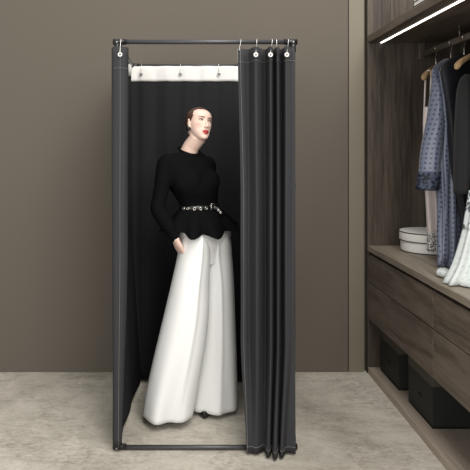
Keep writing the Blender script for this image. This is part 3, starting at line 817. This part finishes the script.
# sweater
sw = MB()
def srow(py): return torso_ring(py, 1.0, .004, 56)
sw.loft([srow(lerp(153.2, 212, j/60)) for j in range(61)])
col = [P(189.2, 150.6, TY) + rdir*(.060*cos(a)) + fdir*(.062*sin(a) - .002) + Vector((0, 0, -.020*sin(a) + .004*cos(2*a))) for a in [2*PI*i/32 for i in range(33)]]
sw.tube(col, .0075, n=10)
cd = MB()
limb(sw, [SH_R + Vector((.035, .02, .010)), SH_R, lerp(SH_R, EL_R, .35), lerp(SH_R, EL_R, .75), EL_R, lerp(EL_R, WR_R, .35), lerp(EL_R, WR_R, .75), WR_R], [.042, .047, .045, .040, .040, .041, .034, .028], 20)
limb(sw, [SH_L + Vector((-.035, -.02, .006)), SH_L, lerp(SH_L, EL_L, .35), lerp(SH_L, EL_L, .75), EL_L, lerp(EL_L, WR_L, .35), lerp(EL_L, WR_L, .75), WR_L], [.040, .044, .043, .040, .039, .038, .032, .028], 20)
for s_ in (-1, 1):   # bust
    c = P(192.5, 181, TY) + rdir*(.062*s_) + fdir*.072
    sw.ell(c, (.060, .050, .062), nu=20, nv=14)
me = remeshed(sw, .005, 14, .6)
for v in me.vertices:   # soft knit creases
    q = v.co*1.0; d = noise.noise(Vector((q.x*22, q.y*22, q.z*14 + 3)))*.0025 + noise.noise(Vector((q.x*9, q.y*9, q.z*30)))*.0018
    v.co += v.normal*d
mesh_obj('sweater', me, M['knit'], wo)
# peplum
w = MB(); rings = []; NP = 120
for j in range(19):
    t = j/18; py = 208.5 + t*25; px, w_, d_, fs = table(TORSO, 208.5); c0 = P(px, 208.5, TY)
    c = c0 + Vector((.004*t, 0, -.122*t)); ring = []
    for i in range(NP):
        a = 2*PI*i/NP
        fl = (.092*t**.75)*(1 + .0*sin(a)); wave = (.030*t**1.3)*sin(9*a + .8) + (.012*t*t)*sin(14*a + 2)
        R1 = w_ + .007 + fl + wave; R2 = d_ + .007 + fl*.95 + wave
        p = c + rdir*(R1*cos(a)) + fdir*(R2*sin(a)); p.z += -.010*t*sin(9*a + .8) + .012*t*cos(2*a + .6) + .022*t*max(0, -cos(a))
        ring.append(p)
    rings.append(ring)
w.loft(rings, None, True, False, False); w.build('peplum', M['knit'], wo, solid=.004, solid_off=0)
# belt
def belt_pt(a, z_off=0, grow=.010):
    px, w_, d_, fs = table(TORSO, 206.5); c = P(px, 206.5, TY)
    return c + rdir*((w_ + grow)*cos(a)) + fdir*((d_ + grow)*sin(a)) + Vector((0, 0, z_off + .010*cos(a)*-.3))
w = MB(); NB = 72
prof = [(-.015, .008), (-.0135, .0115), (.0135, .0115), (.015, .008), (.013, .006), (-.013, .006)]
rings = [[belt_pt(2*PI*i/NB, z, g_) for z, g_ in prof] for i in range(NB + 1)]
w.loft(rings, None, True, False, False); be = w.build('belt', M['belt'], wo)
for px in (184.2, 188.2, 194.5, 200.5, 206):
    # angle whose projected x matches and which faces the camera
    best = min([2*PI*i/720 for i in range(720)], key=lambda a: abs(VX + F*belt_pt(a).x/belt_pt(a).y - px) + (belt_pt(a).y - 3.2)*20)
    p = belt_pt(best, 0, .0128); n_ = (belt_pt(best, 0, .02) - belt_pt(best, 0, 0)).normalized()
    w = MB(); w.torus(p, n_, .0068, .0022, n=18); w.build('belt_eyelet', M['silver'], be)['label'] = 'silver eyelet ring'
best = min([2*PI*i/720 for i in range(720)], key=lambda a: abs(VX + F*belt_pt(a).x/belt_pt(a).y - 212.3) + (belt_pt(a).y - 3.2)*20)
p = belt_pt(best, 0, .014); n_ = (belt_pt(best, 0, .02) - belt_pt(best, 0, 0)).normalized(); tx = n_.cross(Vector((0, 0, 1))).normalized(); zz = Vector((0, 0, 1))
w = MB(); w.tube([p + tx*.013 + zz*.02, p - tx*.013 + zz*.02, p - tx*.013 - zz*.02, p + tx*.013 - zz*.02, p + tx*.013 + zz*.02], .0022, n=8); w.tube([p + tx*.013, p - tx*.013], .0018, n=8)
w.build('buckle', M['silver'], be)
q0 = p; q1 = P(218.5, 208.5, p.y - .005); q2 = P(222, 214.5, p.y - .012)
w = MB(); ns = 10; rings = []
for i in range(ns + 1):
    t = i/ns; c = q0*(1-t)**2 + q1*2*t*(1-t) + q2*t*t; dv = (lerp(q1, q2, t) - lerp(q0, q1, t)).normalized(); sd_ = dv.cross(Vector((0, 1, 0))).normalized()
    rings.append([c + sd_*x + Vector((0, y, 0)) for x, y in ((-.012, -.002), (.012, -.002), (.012, .002), (-.012, .002))])
w.loft(rings); w.build('belt_tail', M['belt'], be)
for t in (.55, .8):
    c = q0*(1-t)**2 + q1*2*t*(1-t) + q2*t*t + Vector((0, -.003, 0)); w = MB(); w.torus(c, (0, 1, 0), .0050, .0022, n=16); w.build('belt_eyelet', M['silver'], be)['label'] = 'silver eyelet ring'

# trousers: hips and two wide legs
w = MB()
w.loft([torso_ring(lerp(211, 262, j/24), 1.0 - .30*smooth(230, 262, lerp(211, 262, j/24)), .004, 64) for j in range(25)], None, True, False, False)
LEG_R = [ # py, left px, right px, depth radius, centre Y
    (222, 187, 206, .07, 3.28), (232, 182.3, 209, .09, 3.277), (242, 179.5, 211, .108, 3.273), (255, 177.5, 211, .110, 3.27), (280, 172, 209.5, .118, 3.265), (310, 165, 209, .122, 3.26), (337, 158.5, 206.5, .124, 3.255), (360, 153, 203, .124, 3.252), (395, 145.5, 196.5, .122, 3.25), (414, 143, 193, .120, 3.25)]
LEG_L = [
    (222, 203, 222, .07, 3.345), (232, 201, 229, .095, 3.352), (242, 199, 231.2, .105, 3.355), (255, 199, 232, .10, 3.36), (280, 202, 233.8, .105, 3.365), (310, 201, 235, .108, 3.37), (337, 199, 236, .11, 3.375), (360, 196, 236.8, .11, 3.378), (395, 192, 237.3, .11, 3.38), (406, 190, 237.5, .11, 3.38)]
def trouser_leg(tab, crease, seed, zend):
    rings = []; n = 96; y0, y1 = tab[0][0], tab[-1][0]; S = 48
    for j in range(S + 1):
        py = lerp(y0, y1, j/S); l, r_, d, Yc = table(tab, py); t = j/S
        c = P((l + r_)/2, py, Yc); hw = (r_ - l)/2/F*Yc; ring = []
        if j == S: c.z = zend
        for i in range(n):
            a = 2*PI*i/n
            fold = .012*t*sin(3*a + seed + t*1.2)*abs(sin(a)) + 0.018*t**4*sin(5*a + seed*2 - t)*abs(sin(a))
            cr_ = .012*math.exp(-((((a - crease[0] - crease[1]*t) + PI) % (2*PI) - PI)/.10)**2)*(1 - .5*t)
            k = 1 + cr_/.12
            p = c + Vector((hw*cos(a)*(k if abs(cos(a)) < .9 else 1), (d + fold)*sin(a)*k, 0))
            ring.append(p)
        rings.append(ring)
    # turned hem
    last = rings[-1]; cc = sum(last, Vector())/n
    rings.append([cc + (p - cc)*.975 + Vector((0, 0, -.001)) for p in last])
    rings.append([cc + (p - cc)*.965 + Vector((0, 0, .02)) for p in last])
    w.loft(rings, None, True, False, False)
trouser_leg(LEG_R, (-PI/2 + .42, -.1), .4, .044)
trouser_leg(LEG_L, (-PI/2 + .1, .1), 1.9, .030)
# crotch gusset keeps the two legs one garment
w.build('trousers', M['trousers'], wo)
# shoes
for an, to in ((ANK_R, TOE_R), (ANK_L, TOE_L)):
    s2 = MB(); heel = Vector((an.x, an.y + .02, .05)); d = (to - heel); d.z = 0; d.normalize(); sd_ = d.cross(Vector((0, 0, 1)))
    L = (to - heel).length + .028; rings = []
    for i in range(21):
        t = i/20; c = heel + d*(L*t - .02); wd_ = .030*(1 + .25*sin(PI*min(1, t*1.3))) * (1 if t < .75 else max(.12, (1 - ((t - .75)/.25)**2)**.5))
        zb = lerp(.034, .003, smooth(0, .55, t)); zt = lerp(.088, .040, smooth(.1, .95, t))
        rings.append([c*1.0 + sd_*(wd_*cos(a)) + Vector((0, 0, -c.z + (zb + zt)/2 + (zt - zb)/2*sin(a))) for a in [2*PI*k/20 for k in range(20)]])
    s2.loft(rings); so_ = s2.build('shoe', M['shoe'], wo)
    s3 = MB(); s3.tube([Vector((heel.x, heel.y, .001)), Vector((heel.x, heel.y, .045))], [.012, .02], n=14); s3.build('heel', M['shoe'], so_)

# ================================================================ LIGHT, CAMERA
def area(name, loc, target, size, power, col=(1, 1, 1), sy=None):
    l = bpy.data.lights.new(name, 'AREA'); l.energy = power; l.size = size; l.color = col
    if sy: l.shape = 'RECTANGLE'; l.size_y = sy
    o = bpy.data.objects.new(name, l); COL.objects.link(o); o.location = loc
    o.rotation_euler = (Vector(target) - Vector(loc)).to_track_quat('-Z', 'Y').to_euler(); return o
area('ceiling_panel_light', (1.1, .7, 4.6), (.5, 3.6, 0), 2.6, 165, (1, .97, .93))
area('left_fill_light', (-2.2, -2.2, 1.9), (1.0, 3.6, .9), 2.4, 66, (1, .98, .96))  # added fill from the left that brightens the drawer fronts, no window there
area('room_ceiling_lamp', (1.3, -1.0, 2.9), (.2, 3.4, 1.1), 1.8, 84, (1, .98, .95))
wl = bpy.data.worlds.new('World'); C.world = wl; wl.use_nodes = True
bg = wl.node_tree.nodes['Background']; bg.inputs[0].default_value = (1, .98, .95, 1); bg.inputs[1].default_value = .72
cam = bpy.data.cameras.new('camera'); co = bpy.data.objects.new('camera', cam); COL.objects.link(co)
co.location = (0, 0, CH); co.rotation_euler = (PI/2, 0, 0)
cam.sensor_width = 36; cam.sensor_fit = 'HORIZONTAL'; cam.lens = F/470*36
cam.shift_x = (235 - VX)/470; cam.shift_y = -(235 - VY)/470; cam.clip_start = .05
C.camera = co
C.view_settings.view_transform = 'Standard'; C.view_settings.look = 'None'; C.view_settings.gamma = 1; C.view_settings.exposure = 0
C.view_settings.use_curve_mapping = False
